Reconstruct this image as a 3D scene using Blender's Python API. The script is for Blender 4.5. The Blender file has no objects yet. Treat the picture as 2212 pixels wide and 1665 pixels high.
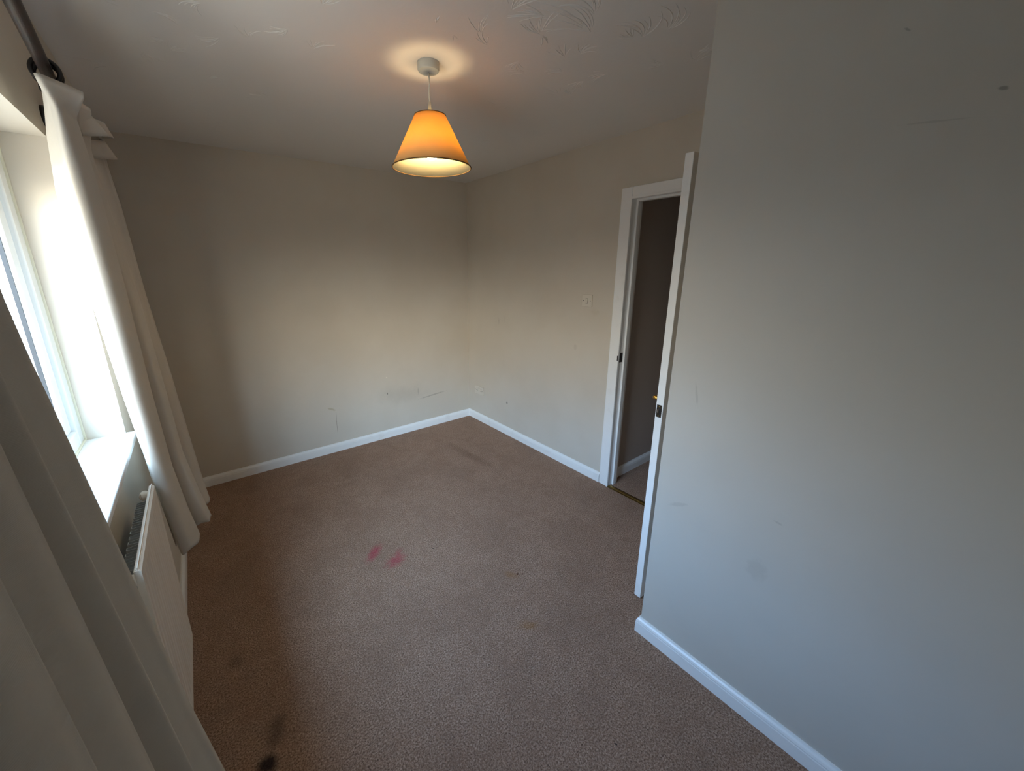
import bpy, bmesh, math, random
from mathutils import Vector, Matrix
random.seed(7)
scene = bpy.context.scene
COL = scene.collection
R = math.radians

# ------------------------------------------------------------------ camera
cam_d = bpy.data.cameras.new('camera'); cam = bpy.data.objects.new('camera', cam_d); COL.objects.link(cam)
YAW, PITCH, ROLL = R(36.513), R(-15.06), R(-0.361)
fw = Vector((math.sin(YAW)*math.cos(PITCH), math.cos(YAW)*math.cos(PITCH), math.sin(PITCH)))
rt = Vector((math.cos(YAW), -math.sin(YAW), 0)); up = rt.cross(fw)
r2 = rt*math.cos(ROLL)+up*math.sin(ROLL); u2 = -rt*math.sin(ROLL)+up*math.cos(ROLL)
M = Matrix((r2, u2, -fw)).transposed().to_4x4(); M.translation = (-2.282, -3.346, 1.593)
cam.matrix_world = M
cam_d.sensor_fit = 'HORIZONTAL'; cam_d.sensor_width = 36.0
cam_d.lens = 833.467*36.0/2212.0
cam_d.shift_x = 61.317/2212.0; cam_d.shift_y = -30.896/2212.0
cam_d.clip_start = 0.01
scene.camera = cam

# ------------------------------------------------------------------ view
scene.view_settings.view_transform = 'Standard'; scene.view_settings.look = 'None'
scene.view_settings.gamma = 1.0; scene.view_settings.exposure = 0.0
try:
    scene.view_settings.use_curve_mapping = False
except Exception: pass
cy = scene.cycles
cy.use_denoising = True
cy.max_bounces = 14; cy.diffuse_bounces = 9; cy.transparent_max_bounces = 12
cy.sample_clamp_indirect = 4.0
cy.caustics_reflective = False; cy.caustics_refractive = False

# ------------------------------------------------------------------ world: soft blue daylight over dull ground
w = bpy.data.worlds.new('daylight'); scene.world = w; w.use_nodes = True
nt = w.node_tree; nt.nodes.clear()
tc = nt.nodes.new('ShaderNodeTexCoord'); sx = nt.nodes.new('ShaderNodeSeparateXYZ')
mr = nt.nodes.new('ShaderNodeMapRange'); mr.inputs['From Min'].default_value = -1; mr.inputs['From Max'].default_value = 1
cr = nt.nodes.new('ShaderNodeValToRGB')
bg = nt.nodes.new('ShaderNodeBackground'); wo = nt.nodes.new('ShaderNodeOutputWorld')
nt.links.new(tc.outputs['Generated'], sx.inputs[0]); nt.links.new(sx.outputs['Z'], mr.inputs['Value'])
nt.links.new(mr.outputs[0], cr.inputs[0]); nt.links.new(cr.outputs[0], bg.inputs[0]); nt.links.new(bg.outputs[0], wo.inputs[0])
el = cr.color_ramp.elements
el[0].position = 0.0; el[0].color = (0.30, 0.29, 0.275, 1)
el[1].position = 1.0; el[1].color = (0.55, 0.92, 1.45, 1)
for p, c in ((0.25, (0.21, 0.20, 0.185, 1)), (0.36, (0.14, 0.135, 0.125, 1)), (0.49, (0.12, 0.12, 0.12, 1)), (0.53, (0.60, 0.58, 0.55, 1)), (0.62, (0.88, 0.86, 0.82, 1)), (0.70, (1.0, 1.45, 2.1, 1))):
    e = el.new(p); e.color = c
# sky shaped brighter towards -y and dimmer the other way, to balance the walls
vl = nt.nodes.new('ShaderNodeVectorMath'); vl.operation = 'MULTIPLY'; vl.inputs[1].default_value = (1, 1, 0)
vn = nt.nodes.new('ShaderNodeVectorMath'); vn.operation = 'NORMALIZE'; sy = nt.nodes.new('ShaderNodeSeparateXYZ')
nt.links.new(tc.outputs['Generated'], vl.inputs[0]); nt.links.new(vl.outputs[0], vn.inputs[0]); nt.links.new(vn.outputs[0], sy.inputs[0])
ga = nt.nodes.new('ShaderNodeMapRange')
for k, x in (('From Min', 0.6), ('From Max', -0.9), ('To Min', 0.0), ('To Max', 1.0)): ga.inputs[k].default_value = x
gp = nt.nodes.new('ShaderNodeMath'); gp.operation = 'POWER'; gp.inputs[1].default_value = 2.0
gm = nt.nodes.new('ShaderNodeMath'); gm.operation = 'MULTIPLY_ADD'; gm.inputs[1].default_value = 36.0; gm.inputs[2].default_value = 11.0
def wmap(src, f0, f1, t0, t1):
    n = nt.nodes.new('ShaderNodeMapRange'); n.interpolation_type = 'SMOOTHSTEP'
    for k, x in (('From Min', f0), ('From Max', f1), ('To Min', t0), ('To Max', t1)): n.inputs[k].default_value = x
    nt.links.new(src, n.inputs['Value']); return n.outputs[0]
def wmul(p, q, op='MULTIPLY'):
    n = nt.nodes.new('ShaderNodeMath'); n.operation = op; nt.links.new(p, n.inputs[0]); nt.links.new(q, n.inputs[1]); return n.outputs[0]
# added bright lobe low in the -y sky, shaped to light the back wall
sky_lobe = wmul(wmul(wmap(sy.outputs['Y'], -.93, -.86, .25, 1.0), wmap(sy.outputs['Y'], -.50, -.74, 0.0, 25.0)), wmul(wmap(sx.outputs['Z'], .34, .58, 1.0, 0.0), wmap(sx.outputs['Z'], -.06, .02, .25, 1.0)))
gt = nt.nodes.new('ShaderNodeMath'); gt.operation = 'ADD'; nt.links.new(sky_lobe, gt.inputs[1])
cm = nt.nodes.new('ShaderNodeMix'); cm.data_type = 'RGBA'; cm.blend_type = 'MIX'; cm.inputs[6].default_value = (.86, 1.0, 1.16, 1); cm.inputs[7].default_value = (1.04, 1.0, .92, 1)
c2 = nt.nodes.new('ShaderNodeMix'); c2.data_type = 'RGBA'; c2.blend_type = 'MULTIPLY'; c2.inputs[0].default_value = 1.0
nt.links.new(ga.outputs[0], cm.inputs[0]); nt.links.new(cr.outputs[0], c2.inputs[6]); nt.links.new(cm.outputs[2], c2.inputs[7]); nt.links.new(c2.outputs[2], bg.inputs[0])
nt.links.new(sy.outputs['Y'], ga.inputs['Value']); nt.links.new(ga.outputs[0], gp.inputs[0])
nt.links.new(gp.outputs[0], gm.inputs[0]); nt.links.new(gm.outputs[0], gt.inputs[0]); nt.links.new(gt.outputs[0], bg.inputs['Strength'])

# daylight is sampled through the window opening
WY0, WY1, WZ0, WZ1 = -3.95, -1.50, 1.014, 1.983
WX = -2.56
pd = bpy.data.lights.new('window_daylight_portal', 'AREA'); pd.shape = 'RECTANGLE'
pd.size = WY1-WY0; pd.size_y = WZ1-WZ0; pd.cycles.is_portal = True
po = bpy.data.objects.new('window_daylight_portal', pd); COL.objects.link(po)
po.location = (-2.76, (WY0+WY1)/2, (WZ0+WZ1)/2)
po.rotation_euler = (R(90), 0, R(-90))      # faces into the room (+x)

# ------------------------------------------------------------------ material helpers
MATS = {}
def lin(r, g, b):
    f = lambda c: (c/255/12.92) if c/255 <= .04045 else ((c/255+.055)/1.055)**2.4
    return (f(r), f(g), f(b), 1)
def mat(name, col, rough=.6, metal=0, spec=.5):
    m = bpy.data.materials.new(name); m.use_nodes = True
    b = m.node_tree.nodes['Principled BSDF']
    b.inputs['Base Color'].default_value = col; b.inputs['Roughness'].default_value = rough
    b.inputs['Metallic'].default_value = metal; b.inputs['Specular IOR Level'].default_value = spec
    MATS[name] = m; return m
def pos(m):
    n = m.node_tree.nodes.new('ShaderNodeNewGeometry'); return n.outputs['Position']
def noise(m, scale, detail=3, rough=.55, vec=None, dist=0):
    n = m.node_tree.nodes.new('ShaderNodeTexNoise'); n.inputs['Scale'].default_value = scale
    n.inputs['Detail'].default_value = detail; n.inputs['Roughness'].default_value = rough
    n.inputs['Distortion'].default_value = dist
    m.node_tree.links.new(vec if vec else pos(m), n.inputs['Vector']); return n.outputs['Fac']
def ramp(m, fac, stops):
    n = m.node_tree.nodes.new('ShaderNodeValToRGB'); e = n.color_ramp.elements
    e[0].position, e[0].color = stops[0]; e[1].position, e[1].color = stops[-1]
    for p, c in stops[1:-1]:
        k = e.new(p); k.color = c
    m.node_tree.links.new(fac, n.inputs[0]); return n.outputs[0]
def maprange(m, v, a, b, c=0, d=1):
    n = m.node_tree.nodes.new('ShaderNodeMapRange'); n.interpolation_type = 'SMOOTHSTEP'
    for k, x in (('From Min', a), ('From Max', b), ('To Min', c), ('To Max', d)): n.inputs[k].default_value = x
    m.node_tree.links.new(v, n.inputs['Value']); return n.outputs[0]
def math_(m, op, a, b=None):
    n = m.node_tree.nodes.new('ShaderNodeMath'); n.operation = op
    for i, v in enumerate((a, b)):
        if v is None: continue
        if isinstance(v, (int, float)): n.inputs[i].default_value = v
        else: m.node_tree.links.new(v, n.inputs[i])
    return n.outputs[0]
def mix(m, fac, a, b):
    n = m.node_tree.nodes.new('ShaderNodeMix'); n.data_type = 'RGBA'
    L = m.node_tree.links
    if isinstance(fac, (int, float)): n.inputs[0].default_value = fac
    else: L.new(fac, n.inputs[0])
    for i, v in ((6, a), (7, b)):
        if isinstance(v, tuple): n.inputs[i].default_value = v
        else: L.new(v, n.inputs[i])
    return n.outputs[2]
def bump(m, h, strength, dist):
    n = m.node_tree.nodes.new('ShaderNodeBump'); n.inputs['Strength'].default_value = strength
    n.inputs['Distance'].default_value = dist
    m.node_tree.links.new(h, n.inputs['Height'])
    m.node_tree.links.new(n.outputs[0], m.node_tree.nodes['Principled BSDF'].inputs['Normal']); return n
def base(m, v): m.node_tree.links.new(v, m.node_tree.nodes['Principled BSDF'].inputs['Base Color'])
def stain(m, colv, centre, size, rot, colour, amount, nscale=60, soft=.55):
    """a soft blot of its own shape; centre and half-sizes in metres, rot (radians) about the thin axis"""
    N, L = m.node_tree.nodes, m.node_tree.links
    mp = N.new('ShaderNodeMapping'); mp.vector_type = 'TEXTURE'
    mp.inputs['Location'].default_value = centre; mp.inputs['Rotation'].default_value = rot
    mp.inputs['Scale'].default_value = size
    L.new(pos(m), mp.inputs['Vector'])
    ln = N.new('ShaderNodeVectorMath'); ln.operation = 'LENGTH'; L.new(mp.outputs[0], ln.inputs[0])
    nz = noise(m, nscale, 3)
    d = math_(m, 'ADD', ln.outputs['Value'], math_(m, 'MULTIPLY', math_(m, 'SUBTRACT', nz, .5), 1.1))
    return mix(m, maprange(m, d, 1.0, 1.0-soft, 0, amount), colv, colour)

# wall paint
def wall_mat(name, c1, c2, stains=()):
    m = mat(name, c1, .55, 0, .3)
    v = mix(m, maprange(m, noise(m, 1.7, 4), .35, .65), c1, c2)
    for s in stains: v = stain(m, v, *s)
    base(m, v)
    bump(m, noise(m, 260, 4), .08, .001)
    return m
PA, PB = lin(204, 195, 181), lin(208, 200, 187)
GR = lin(120, 114, 104)
XR = lambda a: (0, a, 0)
m_back = wall_mat('magnolia_paint_back', PA, PB, [
    ((-1.432, 0, .27), (.0022, .1, .13), XR(.03), lin(120, 105, 85), .75, 30, .5),
    ((-1.46, 0, .40), (.05, .1, .012), XR(.5), lin(170, 155, 120), .5, 30, .6),
    ((-.943, 0, .441), (.006, .1, .014), XR(0), lin(80, 76, 70), .8, 80, .5),
    ((-.94, 0, .60), (.006, .1, .007), XR(0), lin(235, 228, 215), .8, 80, .5),
    ((-.80, 0, .40), (.33, .1, .12), XR(.1), GR, .15, 9, .9),
    ((-.45, 0, .33), (.20, .1, .010), XR(-.08), GR, .4, 40, .7),
    ((-.62, 0, .40), (.010, .1, .05), XR(0), GR, .3, 40, .7)])
m_right = wall_mat('magnolia_paint_door_side', PA, PB, [
    ((0, -.64, .323), (.1, .014, .016), (0, 0, 0), lin(90, 85, 78), .7, 60, .6),
    ((0, -.51, 1.10), (.1, .010, .04), (0, 0, 0), GR, .2, 60, .6),
    ((0, -.60, 1.13), (.1, .008, .05), (0, 0, 0), GR, .18, 60, .6),
    ((0, -1.44, 1.0), (.1, .02, .03), (0, 0, 0), GR, .12, 60, .6),
    ((0, -1.60, 1.28), (.1, .05, .03), (0, 0, 0), lin(170, 155, 120), .15, 30, .8)])
m_near = wall_mat('magnolia_paint_near_side', lin(196, 190, 180), lin(200, 194, 184), [
    ((-.9, -3.25, 1.937), (.1, .010, .005), (.3, 0, 0), lin(90, 85, 78), .5, 80, .6),
    ((-.9, -3.084, 2.103), (.1, .010, .003), (.7, 0, 0), lin(90, 85, 78), .4, 80, .6),
    ((-.9, -3.16, 1.90), (.1, .07, .003), (.12, 0, 0), GR, .2, 40, .6),
    ((-.9, -3.05, .80), (.1, .015, .005), (.2, 0, 0), GR, .2, 80, .6),
    ((-.9, -3.02, .60), (.1, .04, .05), (.2, 0, 0), GR, .12, 40, .6),
    ((-.9, -2.75, 1.15), (.1, .006, .05), (-.2, 0, 0), GR, .2, 40, .6),
    ((-.9, -2.74, .70), (.1, .05, .01), (-.5, 0, 0), GR, .18, 90, .6)])
m_wall = wall_mat('magnolia_paint_window_side', PA, PB)
m_hall = wall_mat('hall_paint', lin(178, 165, 155), lin(182, 169, 158))
m_ceil = mat('white_ceiling_paint', lin(222, 218, 213), .8, 0, .2)
bump(m_ceil, noise(m_ceil, 38, 5, .6, None, 1.2), .10, .004)
m_white = mat('white_gloss_paint', lin(240, 240, 238), .32, 0, .5)
base(m_white, mix(m_white, maprange(m_white, noise(m_white, 9, 5), .55, .75, 0, .35), lin(240, 240, 238), lin(218, 215, 208)))
bump(m_white, noise(m_white, 60, 3), .08, .0015)
m_upvc = mat('white_upvc', lin(236, 240, 242), .22)
m_seal = mat('black_rubber_seal', lin(25, 27, 30), .6)
m_caulk = mat('old_cream_sealant', lin(215, 210, 190), .6)

# carpet
m_carpet = mat('beige_twist_carpet', lin(150, 122, 104), .95, 0, .1)
f1 = noise(m_carpet, 170, 4, .7); f2 = noise(m_carpet, 90, 3, .6); f3 = noise(m_carpet, 3.2, 5, .6)
cv = ramp(m_carpet, f1, [(.34, lin(92, 70, 57)), (.50, lin(172, 140, 119)), (.68, lin(222, 192, 170))])
cv = mix(m_carpet, maprange(m_carpet, f3, .40, .66, 0, .30), cv, lin(134, 106, 88))
f4 = noise(m_carpet, 17, 4, .6, None, .6)
cv = mix(m_carpet, maprange(m_carpet, f4, .42, .70, 0, .30), cv, lin(140, 110, 90))
cv = mix(m_carpet, maprange(m_carpet, f2, .35, .7, 0, .25), cv, lin(134, 110, 96))
pink, soot, rust = lin(176, 66, 84), lin(30, 26, 32), lin(80, 44, 28)
for s in [((-1.675, -1.448, 0), (.105, .045, .1), (0, 0, .75), pink, .72, 45, .95),
          ((-1.598, -1.580, 0), (.090, .062, .1), (0, 0, .3), pink, .62, 45, .95),
          ((-1.56, -1.53, 0), (.06, .03, .1), (0, 0, .9), pink, .3, 45, .95),
          ((-1.118, -2.069, 0), (.010, .007, .1), (0, 0, .2), rust, .9, 80, .5),
          ((-1.095, -2.085, 0), (.006, .004, .1), (0, 0, .2), rust, .9, 80, .5),
          ((-1.382, -1.622, 0), (.005, .004, .1), (0, 0, 0), soot, .9, 80, .5),
          ((-1.355, -2.848, 0), (.003, .007, .1), (0, 0, .3), soot, .9, 80, .5),
          ((-1.28, -2.33, 0), (.075, .035, .1), (0, 0, -.5), lin(150, 104, 50), .45, 30, .9),
          ((-1.15, -2.05, 0), (.03, .06, .1), (0, 0, .5), lin(150, 104, 50), .40, 30, .9),
          ((-2.29, -2.10, 0), (.05, .09, .1), (0, 0, -.4), soot, .42, 20, .9),
          ((-2.33, -2.19, 0), (.045, .05, .1), (0, 0, -.4), soot, .9, 20, .8),
          ((-2.38, -1.72, 0), (.05, .05, .1), (0, 0, 0), lin(60, 42, 30), .3, 20, .9),
          ((-.55, -.80, 0), (.07, .50, .1), (0, 0, .1), lin(95, 70, 54), .35, 7, .9)]:
    cv = stain(m_carpet, cv, *s)
base(m_carpet, cv)
bump(m_carpet, math_(m_carpet, 'ADD', math_(m_carpet, 'MULTIPLY', f1, .7), math_(m_carpet, 'MULTIPLY', f2, .6)), .9, .010)

# fabrics
def fabric(name, col, transl):
    m = mat(name, col, .85, 0, .15)
    N, L = m.node_tree.nodes, m.node_tree.links
    wv = N.new('ShaderNodeTexWave'); wv.bands_direction = 'Z'; wv.inputs['Scale'].default_value = 280
    wv.inputs['Distortion'].default_value = 3; wv.inputs['Detail'].default_value = 2
    L.new(pos(m), wv.inputs['Vector'])
    h = math_(m, 'ADD', wv.outputs['Fac'], noise(m, 500, 2))
    bump(m, h, .14, .0007)
    base(m, mix(m, maprange(m, noise(m, 26, 4), .4, .7, 0, .3), col, tuple(c*.9 for c in col[:3])+(1,)))
    b = N['Principled BSDF']; out = N['Material Output']
    t = N.new('ShaderNodeBsdfTranslucent'); t.inputs[0].default_value = col
    mx = N.new('ShaderNodeMixShader'); mx.inputs[0].default_value = transl
    L.new(b.outputs[0], mx.inputs[1]); L.new(t.outputs[0], mx.inputs[2]); L.new(mx.outputs[0], out.inputs[0])
    return m
m_curt = fabric('cream_curtain_cloth', lin(206, 198, 186), .03)
m_shade = fabric('amber_shade_fabric', (0.85, 0.62, 0.28, 1), .4)
for n_ in m_shade.node_tree.nodes:
    if n_.type == 'BSDF_TRANSLUCENT': n_.inputs[0].default_value = (0.95, 0.42, 0.05, 1)
m_lining = fabric('cream_shade_lining', (0.98, 0.93, 0.62, 1), .35)
m_trim = mat('brown_shade_piping', lin(112, 84, 48), .8)
m_rod = mat('dark_walnut_rod', lin(48, 28, 20), .38, 0, .35)
base(m_rod, mix(m_rod, maprange(m_rod, noise(m_rod, 30, 4), .35, .7), lin(24, 13, 10), lin(46, 25, 17)))
m_ring = mat('black_stained_wood', lin(16, 12, 11), .35)
m_rad = mat('cream_enamel', lin(234, 225, 212), .38)
m_fin = mat('dusty_grey_steel', lin(172, 174, 172), .6, .1)
m_plastic = mat('white_plastic', lin(212, 204, 190), .35)
m_rose = mat('pale_grey_plastic', lin(190, 192, 186), .45)
m_hole = mat('dark_recess', lin(30, 24, 20), .7)
m_brass = mat('polished_brass', lin(222, 178, 92), .22, 1)
m_oldbrass = mat('dull_brass', lin(172, 142, 84), .4, 1)
m_steel = mat('tarnished_steel', lin(70, 62, 54), .5, .8)
m_bolt = mat('worn_nickel', lin(190, 182, 178), .3, 1)
m_dark = mat('oxidised_metal', lin(40, 28, 26), .5, .5)
m_cord = mat('white_flex', lin(215, 208, 195), .5)
m_bulb = mat('warm_bulb_glass', (1, .8, .5, 1), .3)
b = m_bulb.node_tree.nodes['Principled BSDF']; b.inputs['Emission Color'].default_value = (1, .74, .40, 1); b.inputs['Emission Strength'].default_value = 105
# clear pane
m_glass = bpy.data.materials.new('clear_glass'); m_glass.use_nodes = True
g = m_glass.node_tree; g.nodes.clear()
tr = g.nodes.new('ShaderNodeBsdfTransparent'); gl = g.nodes.new('ShaderNodeBsdfGlossy'); fr = g.nodes.new('ShaderNodeLayerWeight'); fr.inputs['Blend'].default_value = .5; pw = g.nodes.new('ShaderNodeMath'); pw.operation = 'POWER'; pw.inputs[1].default_value = 5.0; ma = g.nodes.new('ShaderNodeMath'); ma.operation = 'MULTIPLY_ADD'; ma.inputs[1].default_value = .9; ma.inputs[2].default_value = .04
mx = g.nodes.new('ShaderNodeMixShader'); ou = g.nodes.new('ShaderNodeOutputMaterial'); gl.inputs['Roughness'].default_value = .02
tr.inputs[0].default_value = (.96, .98, .98, 1)
g.links.new(fr.outputs['Facing'], pw.inputs[0]); g.links.new(pw.outputs[0], ma.inputs[0]); g.links.new(ma.outputs[0], mx.inputs[0]); g.links.new(tr.outputs[0], mx.inputs[1]); g.links.new(gl.outputs[0], mx.inputs[2]); g.links.new(mx.outputs[0], ou.inputs[0])

# ------------------------------------------------------------------ mesh helpers
def obj(name, bm, m, parent=None, smooth=False, bevel=0, seg=2):
    me = bpy.data.meshes.new(name); bm.to_mesh(me); bm.free()
    o = bpy.data.objects.new(name, me); COL.objects.link(o); me.materials.append(m)
    if smooth:
        for p in me.polygons: p.use_smooth = True
    if bevel:
        md = o.modifiers.new('bevel', 'BEVEL'); md.width = bevel; md.segments = seg; md.limit_method = 'ANGLE'
        md.harden_normals = True
        for p in me.polygons: p.use_smooth = True
    if parent: o.parent = parent
    return o
def box(bm, x0, x1, y0, y1, z0, z1):
    vs = [bm.verts.new((x, y, z)) for x in (x0, x1) for y in (y0, y1) for z in (z0, z1)]
    for f in ((0, 1, 3, 2), (4, 6, 7, 5), (0, 4, 5, 1), (2, 3, 7, 6), (0, 2, 6, 4), (1, 5, 7, 3)):
        bm.faces.new([vs[i] for i in f])
def B(*boxes):
    bm = bmesh.new()
    for b_ in boxes: box(bm, *b_)
    return bm
def tube(bm, pts, r, n=16, cap=True):
    """tube through a list of points; r a number or list"""
    pts = [Vector(p) for p in pts]; rs = r if isinstance(r, (list, tuple)) else [r]*len(pts)
    rings = []; prev = None
    for i, p in enumerate(pts):
        t = (pts[min(i+1, len(pts)-1)]-pts[max(i-1, 0)]).normalized()
        if prev is None:
            a = Vector((0, 0, 1)) if abs(t.z) < .9 else Vector((1, 0, 0))
            u = t.cross(a).normalized()
        else:
            u = (prev-t*prev.dot(t)).normalized()
        prev = u; v = t.cross(u)
        rings.append([bm.verts.new(p+(u*math.cos(2*math.pi*k/n)+v*math.sin(2*math.pi*k/n))*rs[i]) for k in range(n)])
    for a, b_ in zip(rings, rings[1:]):
        for k in range(n): bm.faces.new((a[k], a[(k+1) % n], b_[(k+1) % n], b_[k]))
    if cap:
        bm.faces.new(rings[0][::-1]); bm.faces.new(rings[-1])
def lathe(bm, prof, c, axis='Z', n=32, close=False):
    rings = []
    for r, h in prof:
        ring = []
        for k in range(n):
            a = 2*math.pi*k/n; p = (r*math.cos(a), r*math.sin(a), h)
            if axis == 'Y': p = (p[0], p[2], p[1])
            if axis == 'X': p = (p[2], p[0], p[1])
            ring.append(bm.verts.new(Vector(p)+Vector(c)))
        rings.append(ring)
    prs = list(zip(rings, rings[1:]))+([(rings[-1], rings[0])] if close else [])
    for a, b_ in prs:
        for k in range(n): bm.faces.new((a[k], a[(k+1) % n], b_[(k+1) % n], b_[k]))
    if not close:
        bm.faces.new(rings[0][::-1]); bm.faces.new(rings[-1])
    bmesh.ops.recalc_face_normals(bm, faces=bm.faces[:])
def torus(bm, c, R_, r_, axis='Y', n=28, k=10):
    lathe(bm, [(R_+r_*math.cos(2*math.pi*i/k), r_*math.sin(2*math.pi*i/k)) for i in range(k)], c, axis, n, True)
def extrude_profile(bm, prof, path):
    """prof: (out, z) closed polygon; path: (x, y, nx, ny) stations, out measured along (nx, ny)"""
    rings = [[bm.verts.new((x+nx*o, y+ny*o, z)) for o, z in prof] for x, y, nx, ny in path]
    n = len(prof)
    for a, b_ in zip(rings, rings[1:]):
        for k in range(n): bm.faces.new((a[k], b_[k], b_[(k+1) % n], a[(k+1) % n]))
    bm.faces.new(rings[0]); bm.faces.new(rings[-1][::-1])
    bmesh.ops.recalc_face_normals(bm, faces=bm.faces[:])
def struct(o): o['kind'] = 'structure'; return o
def tag(o, label, cat, group=None):
    o['label'] = label; o['category'] = cat
    if group: o['group'] = group
    return o
def thing(name, loc, label, cat, group=None):
    o = bpy.data.objects.new(name, None); COL.objects.link(o); o.location = loc; o.empty_display_size = .05
    return tag(o, label, cat, group)
def world_child(o, parent):
    """keep world placement of a mesh built in world coordinates under an Empty that has a location"""
    o.parent = parent; o.matrix_parent_inverse = Matrix.Translation(-Vector(parent.location)); return o

# ------------------------------------------------------------------ room shell
H = 2.375; NX = -.898; NY = -2.651; YB = -4.5; XH = 1.35
struct(obj('floor', B((WX-.3, XH, YB-.1, .1, -.12, 0)), m_carpet))
struct(obj('wall_back', B((WX-.3, .1, 0, .12, 0, H)), m_back))
# window wall with its opening
struct(obj('wall_left', B((WX-.25, WX, WY1, 0, 0, H), (WX-.25, WX, YB, WY0, 0, H),
                          (WX-.25, WX, WY0, WY1, 0, WZ0-.022), (WX-.25, WX, WY0, WY1, WZ1, H)), m_wall))
# door wall with its opening; opening y from DY0 to DY1
DY1, DY0, DZ = -1.828, -2.600, 1.998
struct(obj('wall_right', B((0, .11, DY1+.012, 0, 0, H), (0, .11, NY, DY0-.012, 0, H), (0, .11, DY0-.012, DY1+.012, DZ+.012, H)), m_right))
struct(obj('wall_near', B((NX, NX+.1, YB, NY, 0, H)), m_near))
struct(obj('wall_return', B((NX+.1, .11, NY-.1, NY, 0, H)), m_near))
struct(obj('wall_behind', B((WX-.3, NX+.1, YB-.1, YB, 0, H)), m_wall))
# landing beyond the door
struct(obj('wall_hall', B((.11, XH, -1.78, -1.68, 0, H)), m_hall))
struct(obj('wall_hall_far', B((XH, XH+.1, -3.7, -1.68, 0, H)), m_hall))
struct(obj('wall_hall_end', B((.11, XH, -3.8, -3.7, 0, H)), m_hall))
struct(obj('wall_hall_near', B((.01, .11, -3.7, NY-.1, 0, H)), m_hall))

# ceiling with its combed plaster swirls
bm = B((WX-.3, XH+.1, YB-.1, .12, H, H+.1))
def ridge(bm, pts, w0, h):
    """low plaster ridge hanging from the ceiling through 2d points"""
    n = len(pts); rows = []
    for i, (x, y) in enumerate(pts):
        a, c = pts[max(i-1, 0)], pts[min(i+1, n-1)]
        d = Vector((c[0]-a[0], c[1]-a[1])); d = d.normalized() if d.length > 0 else Vector((1, 0))
        s = math.sin(math.pi*(i+.35)/(n-.3)); ww = w0*(.35+.65*s)
        rows.append([bm.verts.new((x-d.y*ww, y+d.x*ww, H+.0004)), bm.verts.new((x-d.y*ww*.25, y+d.x*ww*.25, H-h*(.3+.7*s))),
                     bm.verts.new((x+d.y*ww*.45, y-d.x*ww*.45, H-h*(.25+.5*s))), bm.verts.new((x+d.y*ww, y-d.x*ww, H+.0004))])
    for a, c in zip(rows, rows[1:]):
        for k in range(3): bm.faces.new((a[k], c[k], c[k+1], a[k+1]))
def fan(root, direction, spread, count, length, bend, w0=.0028, h=.0017):
    for i in range(count):
        t = (i/(count-1)-.5) if count > 1 else 0
        ang = direction+t*spread+random.uniform(-.07, .07); L = length*random.uniform(.65, 1.05)
        off = random.uniform(0, .25)*L
        x = root[0]+math.cos(ang)*off; y = root[1]+math.sin(ang)*off; pts = []
        b_ = bend*random.uniform(.7, 1.3)
        for k in range(9):
            pts.append((x, y)); a = ang+b_*k/8
            x += math.cos(a)*L/9+random.uniform(-1, 1)*.0012; y += math.sin(a)*L/9+random.uniform(-1, 1)*.0012
        ridge(bm, pts, w0*random.uniform(.7, 1.2), h*random.uniform(.7, 1.2))
fan((-1.03, -2.29), R(195), 1.2, 9, .24, -.8); fan((-1.10, -2.36), R(215), .9, 7, .18, -1.0)
fan((-1.16, -2.18), R(205), 1.3, 9, .12, .5); fan((-1.16, -2.18), R(20), .5, 3, .07, .5)
fan((-1.22, -2.26), R(165), .8, 7, .13, -.5, .003, .0018)
fan((-.98, -2.13), R(200), 1.1, 7, .09, .3, .003, .0018); fan((-.95, -2.18), R(250), 1.6, 8, .07, .6, .0028, .0016)
fan((-.86, -2.38), R(230), 1.3, 8, .15, -1.1); fan((-.83, -2.45), R(250), .9, 6, .16, -1.2)
fan((-.88, -2.36), R(170), 1.2, 7, .08, .4); fan((-1.33, -2.06), R(225), .7, 5, .10, .5)
fan((-1.27, -2.02), R(200), .9, 4, .08, .6); fan((-1.33, -2.22), R(250), 1.1, 6, .13, .5)
fan((-1.41, -2.00), R(40), .6, 2, .03, 0); fan((-1.49, -2.02), R(250), .3, 2, .04, 0, .004, .003)
fan((-1.38, -2.24), R(190), .9, 6, .12, .4)
for _ in range(34):
    x = random.uniform(-2.45, -.35); y = random.uniform(-3.9, -1.0)
    if (x+1.384)**2+(y+1.782)**2 < .10: continue
    fan((x, y), random.uniform(0, 6.28), random.uniform(.6, 1.4), random.randint(3, 7), random.uniform(.05, .11), random.uniform(-1, 1), .0022, .0010)
for x, y in ((-.76, -2.04), (-.73, -2.14), (-.62, -2.33), (-.9, -2.04), (-1.97, -1.56), (-1.88, -1.70), (-2.28, -1.23), (-2.2, -1.3), (-1.82, -1.9), (-2.12, -1.69), (-1.1, -2.0), (-.6, -2.45)):
    fan((x, y), random.uniform(0, 6.28), 1.2, 6, .08, random.choice((-.9, .9)), .0025, .0013)
struct(obj('ceiling', bm, m_ceil))

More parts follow.
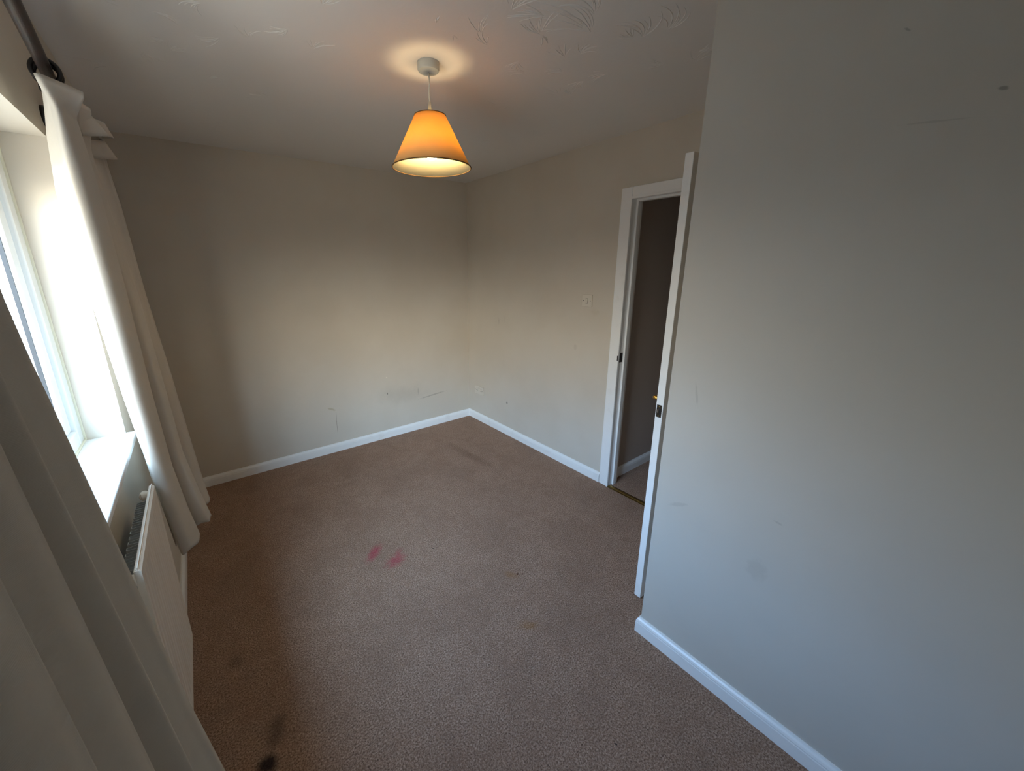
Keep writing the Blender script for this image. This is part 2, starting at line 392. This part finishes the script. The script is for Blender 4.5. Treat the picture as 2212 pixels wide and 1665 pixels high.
# skirting boards (moulded top)
T = .016; SK = .078
PROF = [(0, 0), (T, 0), (T, .050), (T-.0015, .054), (T-.001, .058), (T-.004, .066), (T-.009, .072), (T-.011, SK), (0, SK)]
def skirting(name, path):
    bm = bmesh.new(); extrude_profile(bm, PROF, path); return struct(obj(name, bm, m_white))
skirting('baseboard_back', [(WX, 0, 1, -1), (0, 0, -1, -1)])
skirting('baseboard_right', [(0, -1e-4, -1, -1), (0, -1.751, -1, 0)])
skirting('baseboard_left', [(WX, -1e-4, 1, -1), (WX, YB, 1, 1)])
skirting('baseboard_near', [(NX, YB, -1, 0), (NX, NY, -1, 1), (-.03, NY, 0, 1)])
skirting('baseboard_hall', [(.11, -1.78, 0, -1), (XH, -1.78, 0, -1)])
skirting('baseboard_hall_far', [(XH, -1.78, -1, -1), (XH, -3.7, -1, 0)])

# ------------------------------------------------------------------ doorway: casing, lining, stop, strike plate, threshold
AW = .066
bm = B((-.016, 0, DY1-.004, DY1+AW+.008, 0, DZ+AW), (-.016, 0, -2.649, DY0+.004, 0, DZ+AW), (-.016, 0, DY0+.004, DY1-.004, DZ-.004, DZ+AW),
       (.110, .124, DY0-.03, DY0+.004, 0, DZ+AW), (.110, .124, DY0+.004, DY1-.004, DZ-.004, DZ+AW))
casing = struct(obj('trim_1', bm, m_white, bevel=.004))
bm = B((-.019, -.016, DY1-.0035, DY1+.010, 0, DZ+.010), (-.019, -.016, DY0+.0035, DY1-.0035, DZ-.0035, DZ+.010))
obj('inner_bead', bm, m_white, casing, bevel=.0012)
bm = B((.0, .11, DY1, DY1+.012, 0, DZ+.012), (.0, .11, DY0-.012, DY0, 0, DZ+.012), (.0, .11, DY0, DY1, DZ, DZ+.012))
obj('lining', bm, m_white, casing)
bm = B((.040, .075, DY1-.014, DY1, 0, DZ), (.040, .075, DY0, DY0+.014, 0, DZ), (.040, .075, DY0+.014, DY1-.014, DZ-.014, DZ))
obj('door_stop', bm, m_white, casing, bevel=.002)
sp = obj('strike_plate', B((.004, .034, DY1-.0018, DY1+.001, .955, 1.02), (-.020, .004, DY1-.0028, DY1+.004, .970, 1.005)), m_dark, casing)
obj('latch_hole', B((.010, .028, DY1-.0024, DY1-.0017, .974, 1.001)), m_hole, sp)
th = obj('trim_2', B((-.022, .022, DY0+.002, DY1-.002, 0, .0035)), m_oldbrass, bevel=.0015); struct(th)
obj('centre_ridge', B((-.006, .006, DY0+.003, DY1-.003, .0035, .0065)), m_oldbrass, th, bevel=.0015)
obj('edge_groove', B((-.0215, -.0175, DY0+.003, DY1-.003, .0033, .0040), (.0175, .0215, DY0+.003, DY1-.003, .0033, .0040)), m_dark, th)

# ------------------------------------------------------------------ open door leaf (local: x along leaf from free edge to hinge, y thickness)
LW, LT = .738, .033
leaf = obj('door_1', B((0, LW, 0, LT, 0, 1.981)), m_white, bevel=.0022)
struct(leaf); leaf.location = (-.748, -2.558, .012); leaf.rotation_euler = (0, 0, R(-2.45))
lp = obj('latch_plate', B((-.0012, .002, .005, LT-.005, .950, 1.006)), m_steel, leaf, bevel=.0006)
obj('latch_bolt', B((-.007, .001, .0155, .0215, .971, .987)), m_bolt, lp, bevel=.002)
obj('latch_recess', B((-.0016, 0, .0065, .0150, .968, .990)), m_hole, lp)
bm = bmesh.new()
for z in (.957, .999): lathe(bm, [(.0026, -.0018), (.0026, 0)], (0, LT/2, z), 'X', 12)
obj('screw', bm, m_oldbrass, lp)
def handle(side):
    s = 1 if side > 0 else -1; y0 = LT if side > 0 else 0; x0 = .060; z0 = 1.012
    bm = bmesh.new(); box(bm, x0-.020, x0+.020, min(y0, y0+s*.004), max(y0, y0+s*.004), z0-.075, z0+.040)
    pl = obj('handle_plate', bm, m_brass, leaf, bevel=.0015)
    bm = bmesh.new()
    lathe(bm, [(.013, 0), (.013, s*.006), (.009, s*.012), (.0075, s*.022), (.0085, s*.030), (.0095, s*.038), (.0085, s*.046), (.003, s*.050)], (x0, y0+s*.004, z0), 'Y', 24)
    tube(bm, [(x0, y0+s*.044, z0), (x0+.03, y0+s*.046, z0), (x0+.07, y0+s*.046, z0-.002), (x0+.105, y0+s*.043, z0-.006), (x0+.115, y0+s*.040, z0-.007)], [.0080, .0070, .0065, .0070, .004], 16)
    obj('door_handle', bm, m_brass, leaf, smooth=True)
handle(1); handle(-1)
for z in (.22, 1.0, 1.76):
    bm = bmesh.new(); tube(bm, [(LW+.004, -.003, z-.04), (LW+.004, -.003, z+.04)], .005, 12)
    obj('hinge', bm, m_steel, leaf, smooth=True)

# ------------------------------------------------------------------ window
FX = -2.668          # room face of the frame
win = obj('window_1', B(
    (FX-.07, FX, WY1-.055, WY1, WZ0, WZ1), (FX-.07, FX, WY0, WY0+.055, WZ0, WZ1),
    (FX-.07, FX, WY0+.055, WY1-.055, WZ0, WZ0+.055), (FX-.07, FX, WY0+.055, WY1-.055, WZ1-.055, WZ1),
    (FX-.07, FX, -2.29, -2.24, WZ0+.055, WZ1-.055)), m_upvc, bevel=.006, seg=3)
struct(win)
obj('sealant_bead', B((FX-.002, FX+.006, WY1-.005, WY1, WZ0, WZ1), (FX-.002, FX+.006, WY0, WY0+.005, WZ0, WZ1), (FX-.002, FX+.006, WY0+.005, WY1-.005, WZ0, WZ0+.005)), m_caulk, win, bevel=.002)
for (a, b_) in ((-2.24, WY1-.055), (WY0+.055, -2.29)):
    z0, z1 = WZ0+.055, WZ1-.055; s = .060 if a > -2.3 else .022
    sash = obj('sash', B((FX-.055, FX-.012, b_-s, b_, z0, z1), (FX-.055, FX-.012, a, a+s, z0, z1),
                         (FX-.055, FX-.012, a+s, b_-s, z0, z0+s), (FX-.055, FX-.012, a+s, b_-s, z1-s, z1)), m_upvc, win, bevel=.006, seg=3)
    q = .003
    obj('glazing_seal', B((FX-.032, FX-.022, b_-s-q, b_-s, z0+s, z1-s), (FX-.032, FX-.022, a+s, a+s+q, z0+s, z1-s),
                          (FX-.032, FX-.022, a+s, b_-s, z0+s, z0+s+q), (FX-.032, FX-.022, a+s, b_-s, z1-s-q, z1-s)), m_seal, sash)
    obj('pane', B((FX-.034, FX-.030, a+s, b_-s, z0+s, z1-s)), m_glass, sash)
    m_ = (a+b_)/2
    hb = bmesh.new(); box(hb, FX-.012, FX-.002, m_-.055, m_+.005, z0+.018, z0+.040); tube(hb, [(FX-.004, m_-.02, z0+.029), (FX+.018, m_-.02, z0+.029), (FX+.022, m_+.07, z0+.029)], .007, 12)
    obj('window_handle', hb, m_upvc, sash, bevel=.001)
sill = obj('trim_3', B((FX, -2.530, WY0+.001, WY1-.001, WZ0-.022, WZ0)), m_white, bevel=.006, seg=3); struct(sill)

# ------------------------------------------------------------------ curtain pole
ZR = 2.045
def rodx(y): return -2.473-.068*(y+1.894)
pole = thing('curtain_pole', (rodx(-1.47), -1.47, ZR), 'dark walnut curtain pole on brackets above the window', 'curtain pole')
bm = bmesh.new(); tube(bm, [(rodx(-1.42), -1.42, ZR), (rodx(-2.9), -2.9, ZR), (rodx(-2.9), -4.08, ZR)], .0125, 24)
world_child(obj('pole', bm, m_rod, smooth=True), pole)
bm = bmesh.new(); lathe(bm, [(.013, 0), (.018, .004), (.018, .012), (.012, .016), (.020, .028), (.024, .042), (.019, .056), (.008, .064)], (rodx(-1.42), -1.421, ZR), 'Y', 24)
world_child(obj('finial', bm, m_ring, smooth=True), pole)
for yb in (-1.475, -4.04):
    bm = bmesh.new(); xr = rodx(max(yb, -2.9))
    lathe(bm, [(.030, 0), (.030, .008), (.022, .014)], (WX, yb, ZR), 'X', 24)
    tube(bm, [(WX+.010, yb, ZR), (xr-.018, yb, ZR-.006)], [.013, .011], 16)
    torus(bm, (xr, yb, ZR), .0185, .0055, 'Y')
    world_child(obj('bracket', bm, m_ring, smooth=True), pole)

# ------------------------------------------------------------------ curtain rings on the pole
spots = [(-1.905, 'black wooden curtain ring nearest the camera, above the first pleat of the far curtain'),
         (-1.875, 'black wooden curtain ring touching the nearest one on the pole, second from the camera'),
         (-1.775, 'black wooden curtain ring third from the camera, behind the first pleat heading'),
         (-1.66, 'black wooden curtain ring fourth from the camera, above the drooping heading'),
         (-1.53, 'black wooden curtain ring farthest from the camera, beside the wall bracket')]
proto = None
for k, (y, lab) in enumerate(spots):
    if proto is None:
        r_ = bpy.data.objects.new('curtain_ring', None); COL.objects.link(r_); proto = r_; r_.empty_display_size = .02
        bm = bmesh.new(); torus(bm, (0, 0, 0), .0235, .0050, 'Y'); obj('ring', bm, m_ring, r_, smooth=True)
        bm = bmesh.new(); torus(bm, (0, 0, -.0335), .0055, .0014, 'X', 16, 8); obj('eyelet', bm, m_dark, r_, smooth=True)
    else:
        r_ = proto.copy(); COL.objects.link(r_)
        for ch in proto.children:
            c = ch.copy(); COL.objects.link(c); c.parent = r_
    r_.location = (rodx(y), y, ZR-.0060); r_.rotation_euler = (0, 0, R((3, -4, 6, -5, 4)[k]))
    tag(r_, lab, 'curtain ring', 'curtain rings on the pole')

# ------------------------------------------------------------------ curtains
def catmull(P_, sub):
    out = []
    n = len(P_)
    for i in range(n-1):
        p0, p1, p2, p3 = P_[max(i-1, 0)], P_[i], P_[i+1], P_[min(i+2, n-1)]
        for k in range(sub):
            t = k/sub; t2 = t*t; t3 = t2*t
            out.append(tuple(.5*((2*p1[j])+(-p0[j]+p2[j])*t+(2*p0[j]-5*p1[j]+4*p2[j]-p3[j])*t2+(-p0[j]+3*p1[j]-3*p2[j]+p3[j])*t3) for j in (0, 1)))
    out.append(P_[-1]); return out
def li(tab, z):
    tab = sorted(tab)
    if z <= tab[0][0]: return tab[0][1:]
    for a, b_ in zip(tab, tab[1:]):
        if z <= b_[0]:
            t = (z-a[0])/(b_[0]-a[0]); return tuple(a[i]+(b_[i]-a[i])*t for i in range(1, len(a)))
    return tab[-1][1:]
def curtain_mesh(section, zs, sub=8):
    bm = bmesh.new(); rows = []
    for z in zs:
        pts = catmull(section(z), sub)
        rows.append([bm.verts.new((p[0], p[1], z+hemwave(i, len(pts), z, zs[-1]))) for i, p in enumerate(pts)])
    for a, b_ in zip(rows, rows[1:]):
        for k in range(len(a)-1): bm.faces.new((a[k], b_[k], b_[k+1], a[k+1]))
    return bm
def hemwave(i, n, z, zb): return .006*math.sin(i*.37)*max(0, 1-(z-zb)/.12)
def cloth_obj(name, bm, parent=None, th=.0022):
    o = obj(name, bm, m_curt, parent, smooth=True)
    md = o.modifiers.new('thickness', 'SOLIDIFY'); md.thickness = th; md.offset = 0
    return o
# far curtain: fold edges (height, x, y)
FA = [(.55, -2.489, -1.60), (.70, -2.496, -1.615), (.90, -2.505, -1.635), (1.2, -2.519, -1.666), (1.5, -2.529, -1.696), (1.8, -2.536, -1.727), (1.93, -2.520, -1.76), (2.03, -2.490, -1.84)]
FB = [(.55, -2.475, -1.65), (.70, -2.483, -1.68), (.90, -2.493, -1.721), (1.2, -2.495, -1.782), (1.5, -2.491, -1.843), (1.8, -2.484, -1.903), (1.93, -2.476, -1.93), (1.96, -2.474, -1.938), (2.03, -2.489, -1.95)]
FC = [(.55, -2.413, -1.58), (.70, -2.428, -1.61), (.90, -2.441, -1.651), (1.2, -2.443, -1.712), (1.5, -2.439, -1.773), (1.8, -2.438, -1.833), (1.92, -2.443, -1.86), (1.96, -2.446, -1.865), (2.005, -2.420, -1.88), (2.03, -2.418, -1.88)]
FD = [(.55, -2.369, -1.45), (.70, -2.391, -1.48), (.90, -2.412, -1.521), (1.2, -2.417, -1.582), (1.5, -2.424, -1.643), (1.8, -2.440, -1.703), (1.92, -2.446, -1.73), (2.005, -2.425, -1.75)]
FE = [(.55, -2.369, -1.30), (.70, -2.380, -1.325), (.90, -2.390, -1.359), (1.2, -2.402, -1.410), (1.5, -2.419, -1.460), (1.8, -2.427, -1.511), (1.93, -2.436, -1.536), (2.005, -2.430, -1.55)]
def far_section(z):
    A, Bq, C, D, E_ = (li(t, z) for t in (FA, FB, FC, FD, FE))
    fl = 1-max(0, min(1, (z-1.2)/.8))*.45
    mid = lambda p, q, dx, dy: ((p[0]+q[0])/2+dx, (p[1]+q[1])/2+dy)
    hd = max(0, min(1, (z-1.955)/.05))
    return [(A[0]+.010, A[1]+.03), A, mid(A, Bq, -.002, .045*fl), (Bq[0]+.003, Bq[1]+.045), (Bq[0]+.0005, Bq[1]+.012), Bq, (Bq[0]+.010, Bq[1]-.020+.016*hd), (Bq[0]+(C[0]-Bq[0])*.60, Bq[1]+(C[1]-Bq[1])*.6-.050+.040*hd),
            (C[0]-.006, C[1]-.034+.026*hd), C, (C[0]-.002, C[1]+.014), (C[0]-.014, C[1]+.060*fl), (C[0]-.024, C[1]+.090*fl), mid(C, D, -.022, .015), (D[0]-.014, D[1]-.040),
            (D[0]-.004, D[1]-.014), D, (D[0]-.003, D[1]+.014), (D[0]-.022, D[1]+.065*fl), (D[0]-.028, D[1]+.10*fl), (E_[0]-.018, E_[1]-.035), (E_[0]-.003, E_[1]-.010), E_,
            (E_[0]-.015, E_[1]+.045), (E_[0]-.06, E_[1]+.06)]
zs = [2.016, 2.005, 1.995, 1.98, 1.965, 1.955, 1.945, 1.93, 1.91, 1.88, 1.84]+[1.80-.05*i for i in range(24)]+[.62, .59, .565, .55]
far = cloth_obj('curtain', curtain_mesh(far_section, zs))
tag(far, 'cream daylit curtain bunched at the far side of the window, beside the radiator', 'curtain')
# stiff pleat headings sagging off the rings
def flap(pts_top, pts_bot, n=10):
    bm = bmesh.new(); rows = []
    for k in range(5):
        t = k/4; P_ = [tuple(a[j]+(c[j]-a[j])*t for j in range(3)) for a, c in zip(pts_top, pts_bot)]
        xy = catmull([(p[0], p[1]) for p in P_], n); zz = catmull([(p[2], 0) for p in P_], n)
        rows.append([bm.verts.new((a[0], a[1], b_[0])) for a, b_ in zip(xy, zz)])
    for a, b_ in zip(rows, rows[1:]):
        for k in range(len(a)-1): bm.faces.new((a[k], b_[k], b_[k+1], a[k+1]))
    return bm
f1_ = flap([(-2.452, -1.790, 1.985), (-2.437, -1.765, 1.995), (-2.425, -1.735, 2.000), (-2.440, -1.700, 2.005)],
           [(-2.450, -1.770, 1.940), (-2.425, -1.745, 1.950), (-2.402, -1.700, 1.965), (-2.430, -1.680, 1.975)])
cloth_obj('pleat_heading', f1_, far)
f2_ = flap([(-2.458, -1.640, 1.960), (-2.440, -1.615, 1.968), (-2.424, -1.59, 1.975), (-2.44, -1.55, 1.99)],
           [(-2.460, -1.600, 1.920), (-2.435, -1.580, 1.925), (-2.406, -1.545, 1.935), (-2.43, -1.52, 1.955)])
cloth_obj('pleat_heading', f2_, far)
f3_ = flap([(-2.450, -1.700, 2.010), (-2.430, -1.660, 2.015), (-2.412, -1.61, 2.018), (-2.44, -1.56, 2.02)],
           [(-2.450, -1.680, 1.975), (-2.425, -1.640, 1.980), (-2.400, -1.59, 1.985), (-2.43, -1.55, 1.99)])
cloth_obj('pleat_heading', f3_, far)

# near curtain
NS = [(.45, -2.288), (.7, -2.3187), (.9, -2.3437), (1.1, -2.367), (1.3, -2.384), (1.55, -2.4077), (2.005, -2.425)]
def near_section(z):
    S = li(NS, z)[0]; r1 = -2.3939+(z-1.45)*-.0855; v1 = -2.3815+(z-1.4)*-.062; v0 = -2.3639+(z-1.4)*-.050
    top = max(0, min(1, (z-1.55)/.45))
    cl = lambda x: min(x, -2.318) if z < .95 else x
    v0 = max(v0, -2.40); k = 1-.5*top
    return [(-2.475, -2.74), (-2.480, -2.78), (-2.455, -2.80), (S-.030, -2.835), (S-.004, -2.845), (S, -2.855), (S-.006, -2.870), (S-.016, -2.900), (r1-.003, -2.926), (r1-.002, -2.936), (r1-.022*k, -2.952),
            (r1-.055*k, -2.968), (r1-.100*k, -2.984), (r1-.130*k, -2.996), (v1-.120*k, -3.003), (v1-.050*k, -3.007), (v1-.005, -3.010), (v1, -3.016), (v1-.004, -3.035), (v1-.022, -3.062), (v1-.060*k, -3.078), (v1-.105*k, -3.090), (v1-.130*k, -3.100),
            (v0-.125*k, -3.106), (v0-.050*k, -3.110), (v0-.005, -3.115), (v0, -3.122), (v0-.004, -3.145), (v0-.025, -3.17), (v0-.06, -3.19), (-2.44, -3.22),
            (-2.40, -3.26), (-2.395, -3.30), (-2.45, -3.34), (-2.45, -3.40), (-2.40, -3.44), (-2.40, -3.49), (-2.45, -3.53),
            (-2.45, -3.60), (-2.40, -3.64), (-2.40, -3.70), (-2.45, -3.74), (-2.45, -3.80), (-2.40, -3.85), (-2.41, -3.92), (-2.46, -4.00)]
zs = [2.005-.0485*i for i in range(31)]
near = cloth_obj('curtain', curtain_mesh(near_section, zs))
tag(near, 'shaded cream curtain hanging in deep folds in the left foreground, closest to the camera', 'curtain')

# ------------------------------------------------------------------ radiator
RX, RY0, RY1, RZ0, RZ1 = -2.485, -2.240, -1.768, .262, .900
rad = thing('radiator', (RX-.03, (RY0+RY1)/2, RZ0), 'cream ribbed panel radiator on the wall below the window sill', 'radiator')
bm = bmesh.new()
ny = 160; ys = [RY0+(RY1-RY0)*i/ny for i in range(ny+1)]
def ribx(y, z):
    e = min(y-RY0, RY1-y); ez = min(z-RZ0, RZ1-z)
    m_ = max(0, min(1, (e-.012)/.006))*max(0, min(1, (ez-.030)/.010))
    c = .5+.5*math.cos(2*math.pi*(y-RY0-.027)/.0303)
    return RX-.0045*m_*min(1, max(0, c-.30)*2.2)
zz = [RZ0, RZ0+.004, RZ0+.028, RZ0+.034, RZ0+.040, (RZ0+RZ1)/2, RZ1-.040, RZ1-.034, RZ1-.028, RZ1-.004, RZ1]
fr_ = [[bm.verts.new((ribx(y, z)-(.003 if z in (zz[0], zz[-1]) else 0), y, z)) for y in ys] for z in zz]
for a, b_ in zip(fr_, fr_[1:]):
    for k in range(ny): bm.faces.new((a[k], a[k+1], b_[k+1], b_[k]))
bk = [[bm.verts.new((RX-.014, y, z)) for y in (RY0, RY1)] for z in (RZ0, RZ1)]
bm.faces.new((bk[0][0], bk[1][0], bk[1][1], bk[0][1]))
bm.faces.new(fr_[-1]+[bk[1][1], bk[1][0]]); bm.faces.new(fr_[0][::-1]+[bk[0][0], bk[0][1]])
bm.faces.new([r[0] for r in fr_][::-1]+[bk[0][0], bk[1][0]]); bm.faces.new([r[-1] for r in fr_]+[bk[1][1], bk[0][1]])
bmesh.ops.recalc_face_normals(bm, faces=bm.faces[:])
pan = world_child(obj('front_panel', bm, m_rad), rad)
bm = B((RX-.0075, RX-.0055, RY0+.002, RY1-.002, RZ1-.002, RZ1+.007), (RX-.0125, RX-.0035, RY0+.004, RY1-.004, RZ1-.004, RZ1+.002))
world_child(obj('top_seam', bm, m_rad, bevel=.0008), rad)
# corrugated fins behind the panel
bm = bmesh.new(); n = 14; rows = []
x0, x1 = RX-.0145, RX-.046
for i in range(n):
    ya = RY0+.035+(RY1-RY0-.075)*i/n; p = (RY1-RY0-.075)/n
    rows += [(x0, ya), (x0, ya+p*.30), (x1, ya+p*.42), (x1, ya+p*.80), (x0, ya+p*.95)]
for z0, z1 in ((RZ0+.035, RZ1-.030),):
    lo = [bm.verts.new((x, y, z0)) for x, y in rows]; hi = [bm.verts.new((x, y, z1)) for x, y in rows]
    for k in range(len(rows)-1): bm.faces.new((lo[k], lo[k+1], hi[k+1], hi[k]))
fo = world_child(obj('convector_fins', bm, m_fin), rad)
md = fo.modifiers.new('thickness', 'SOLIDIFY'); md.thickness = .0015
for yy, s in ((RY0+.010, -1), (RY1-.010, 1)):
    bm = bmesh.new(); zt = RZ1-.028
    tube(bm, [(RX-.012, yy, zt), (RX-.036, yy, zt)], .0145, 20)
    tube(bm, [(RX-.030, yy-s*.004, zt), (RX-.030, yy+s*.016, zt)], .0130, 20)
    e = world_child(obj('end_boss', bm, m_rad, smooth=False, bevel=.002), rad)
    bm = bmesh.new(); lathe(bm, [(.0075, 0), (.0075, .0012)], (RX-.030, yy+s*.0162-(0 if s > 0 else .0012), zt), 'Y', 16)
    p_ = obj('plug', bm, m_fin); p_.parent = e; p_.matrix_parent_inverse = Matrix.Identity(4)
    p_.matrix_parent_inverse = e.matrix_parent_inverse.inverted() @ e.matrix_parent_inverse
for yy in (RY0+.11, RY1-.11):
    bm = B((RX-.0735, RX-.0463, yy-.015, yy+.015, RZ1-.26, RZ1-.19), (RX-.0745, RX-.072, yy-.015, yy+.015, RZ0+.05, RZ1-.19), (RX-.0735, RX-.0463, yy-.015, yy+.015, RZ0+.05, RZ0+.10))
    world_child(obj('wall_bracket', bm, m_rad), rad)
for yy in (RY0-.025,):
    s = -1; bm = bmesh.new(); zt = RZ0+.030
    tube(bm, [(RX-.030, yy-s*.03, zt), (RX-.030, yy, zt), (RX-.030, yy, zt-.03)], .010, 16); tube(bm, [(RX-.030, yy, zt-.02), (RX-.030, yy, .0)], .0075, 14)
    world_child(obj('supply_pipe', bm, m_rad, smooth=True), rad)

# ------------------------------------------------------------------ pendant lamp
LX, LY = -1.386, -1.780
lamp = thing('pendant_lamp', (LX, LY, H), 'lit amber cone shade hanging from a white ceiling rose on a short flex', 'ceiling lamp')
bm = bmesh.new(); lathe(bm, [(.043, 0), (.0435, -.006), (.043, -.023), (.040, -.029), (.030, -.0315), (.008, -.033)], (0, 0, 0), 'Z', 40)
rose = obj('ceiling_rose', bm, m_rose, lamp, smooth=True, bevel=0)
md = rose.modifiers.new('es', 'EDGE_SPLIT'); md.split_angle = R(40)
bm = bmesh.new(); tube(bm, [(0, 0, -.031), (.001, -.001, -.07), (-.001, 0, -.10), (.001, 0, -.135), (0, 0, -.165)], .0030, 12)
tube(bm, [(0, 0, -.135), (0, 0, -.185)], [.0055, .0085], 14)
obj('flex', bm, m_cord, lamp, smooth=True)
ZT, ZB2, RT, RB = 2.190-H, 1.998-H, .0635, .163
bm = bmesh.new(); lathe(bm, [(.011, -.180), (.019, -.186), (.020, -.200), (.020, -.240), (.016, -.250)], (0, 0, 0), 'Z', 24)
obj('lampholder', bm, m_plastic, lamp, smooth=True)
bm = bmesh.new(); n = 64
ra = [bm.verts.new((RT*math.cos(2*math.pi*k/n), RT*math.sin(2*math.pi*k/n), ZT)) for k in range(n)]
rb = [bm.verts.new((RB*math.cos(2*math.pi*k/n), RB*math.sin(2*math.pi*k/n), ZB2)) for k in range(n)]
for k in range(n): bm.faces.new((rb[k], rb[(k+1) % n], ra[(k+1) % n], ra[k]))
sh = obj('lampshade', bm, m_shade, lamp, smooth=True)
md = sh.modifiers.new('thickness', 'SOLIDIFY'); md.thickness = .0012; md.material_offset = 1; sh.data.materials.append(m_lining)
bm = bmesh.new(); torus(bm, (0, 0, ZT), RT, .0022, 'Z', 64, 8); obj('top_piping', bm, m_trim, sh, smooth=True)
bm = bmesh.new(); torus(bm, (0, 0, ZB2), RB+.0005, .0024, 'Z', 64, 8); obj('bottom_piping', bm, m_trim, sh, smooth=True)
bm = bmesh.new(); torus(bm, (0, 0, ZT-.018), .021, .0012, 'Z', 24, 6)
for k in range(3):
    a = 2*math.pi*k/3+.4; tube(bm, [(.021*math.cos(a), .021*math.sin(a), ZT-.018), (RT*math.cos(a), RT*math.sin(a), ZT)], .0011, 6)
obj('shade_fitting', bm, m_plastic, sh, smooth=True)
bm = bmesh.new(); lathe(bm, [(.012, -.248), (.014, -.262), (.024, -.284), (.030, -.306), (.029, -.322), (.021, -.338), (.010, -.346), (.002, -.348)], (0, 0, 0), 'Z', 24)
obj('bulb', bm, m_bulb, lamp, smooth=True)

# ------------------------------------------------------------------ light switch and socket on the door wall
sw = obj('light_switch', B((-.0095, 0, -.043, .043, -.043, .043)), m_plastic, bevel=.002)
sw.location = (0, -1.530, 1.356); tag(sw, 'single white light switch on the wall left of the door frame', 'light switch')
rk = obj('rocker', B((-.0125, -.009, -.009, .009, -.016, .016)), m_plastic, sw, bevel=.0012); rk.rotation_euler = (0, R(4), 0)
obj('rocker_gap_shade', B((-.0099, -.009, -.0105, .0105, -.0175, .0175)), m_hole, sw)  # dark sheet painted in as the shade around the rocker
for s in (-1, 1):
    bm = bmesh.new(); lathe(bm, [(.0036, -.0100), (.0036, -.0093)], (0, s*.030, 0), 'X', 12); obj('screw', bm, m_hole, sw)
so = obj('double_socket', B((-.0095, 0, -.073, .073, -.043, .043)), m_plastic, bevel=.002)
so.location = (0, -.193, .338); tag(so, 'white double plug socket low on the wall beside the room corner', 'plug socket')
for s in (-1, 1):
    c = s*.036
    hl = B((-.0101, -.0093, c-.002, c+.002, .014, .022), (-.0101, -.0093, c-.014, c-.008, -.006, -.002), (-.0101, -.0093, c+.008, c+.014, -.006, -.002))
    obj('pin_slots', hl, m_hole, so)
    obj('rocker', B((-.0125, -.009, s*.014-.005, s*.014+.005, .014, .030)), m_plastic, so, bevel=.001)
    bm = bmesh.new(); lathe(bm, [(.0032, -.0100), (.0032, -.0093)], (0, s*.060, 0), 'X', 12); obj('screw', bm, m_hole, so)
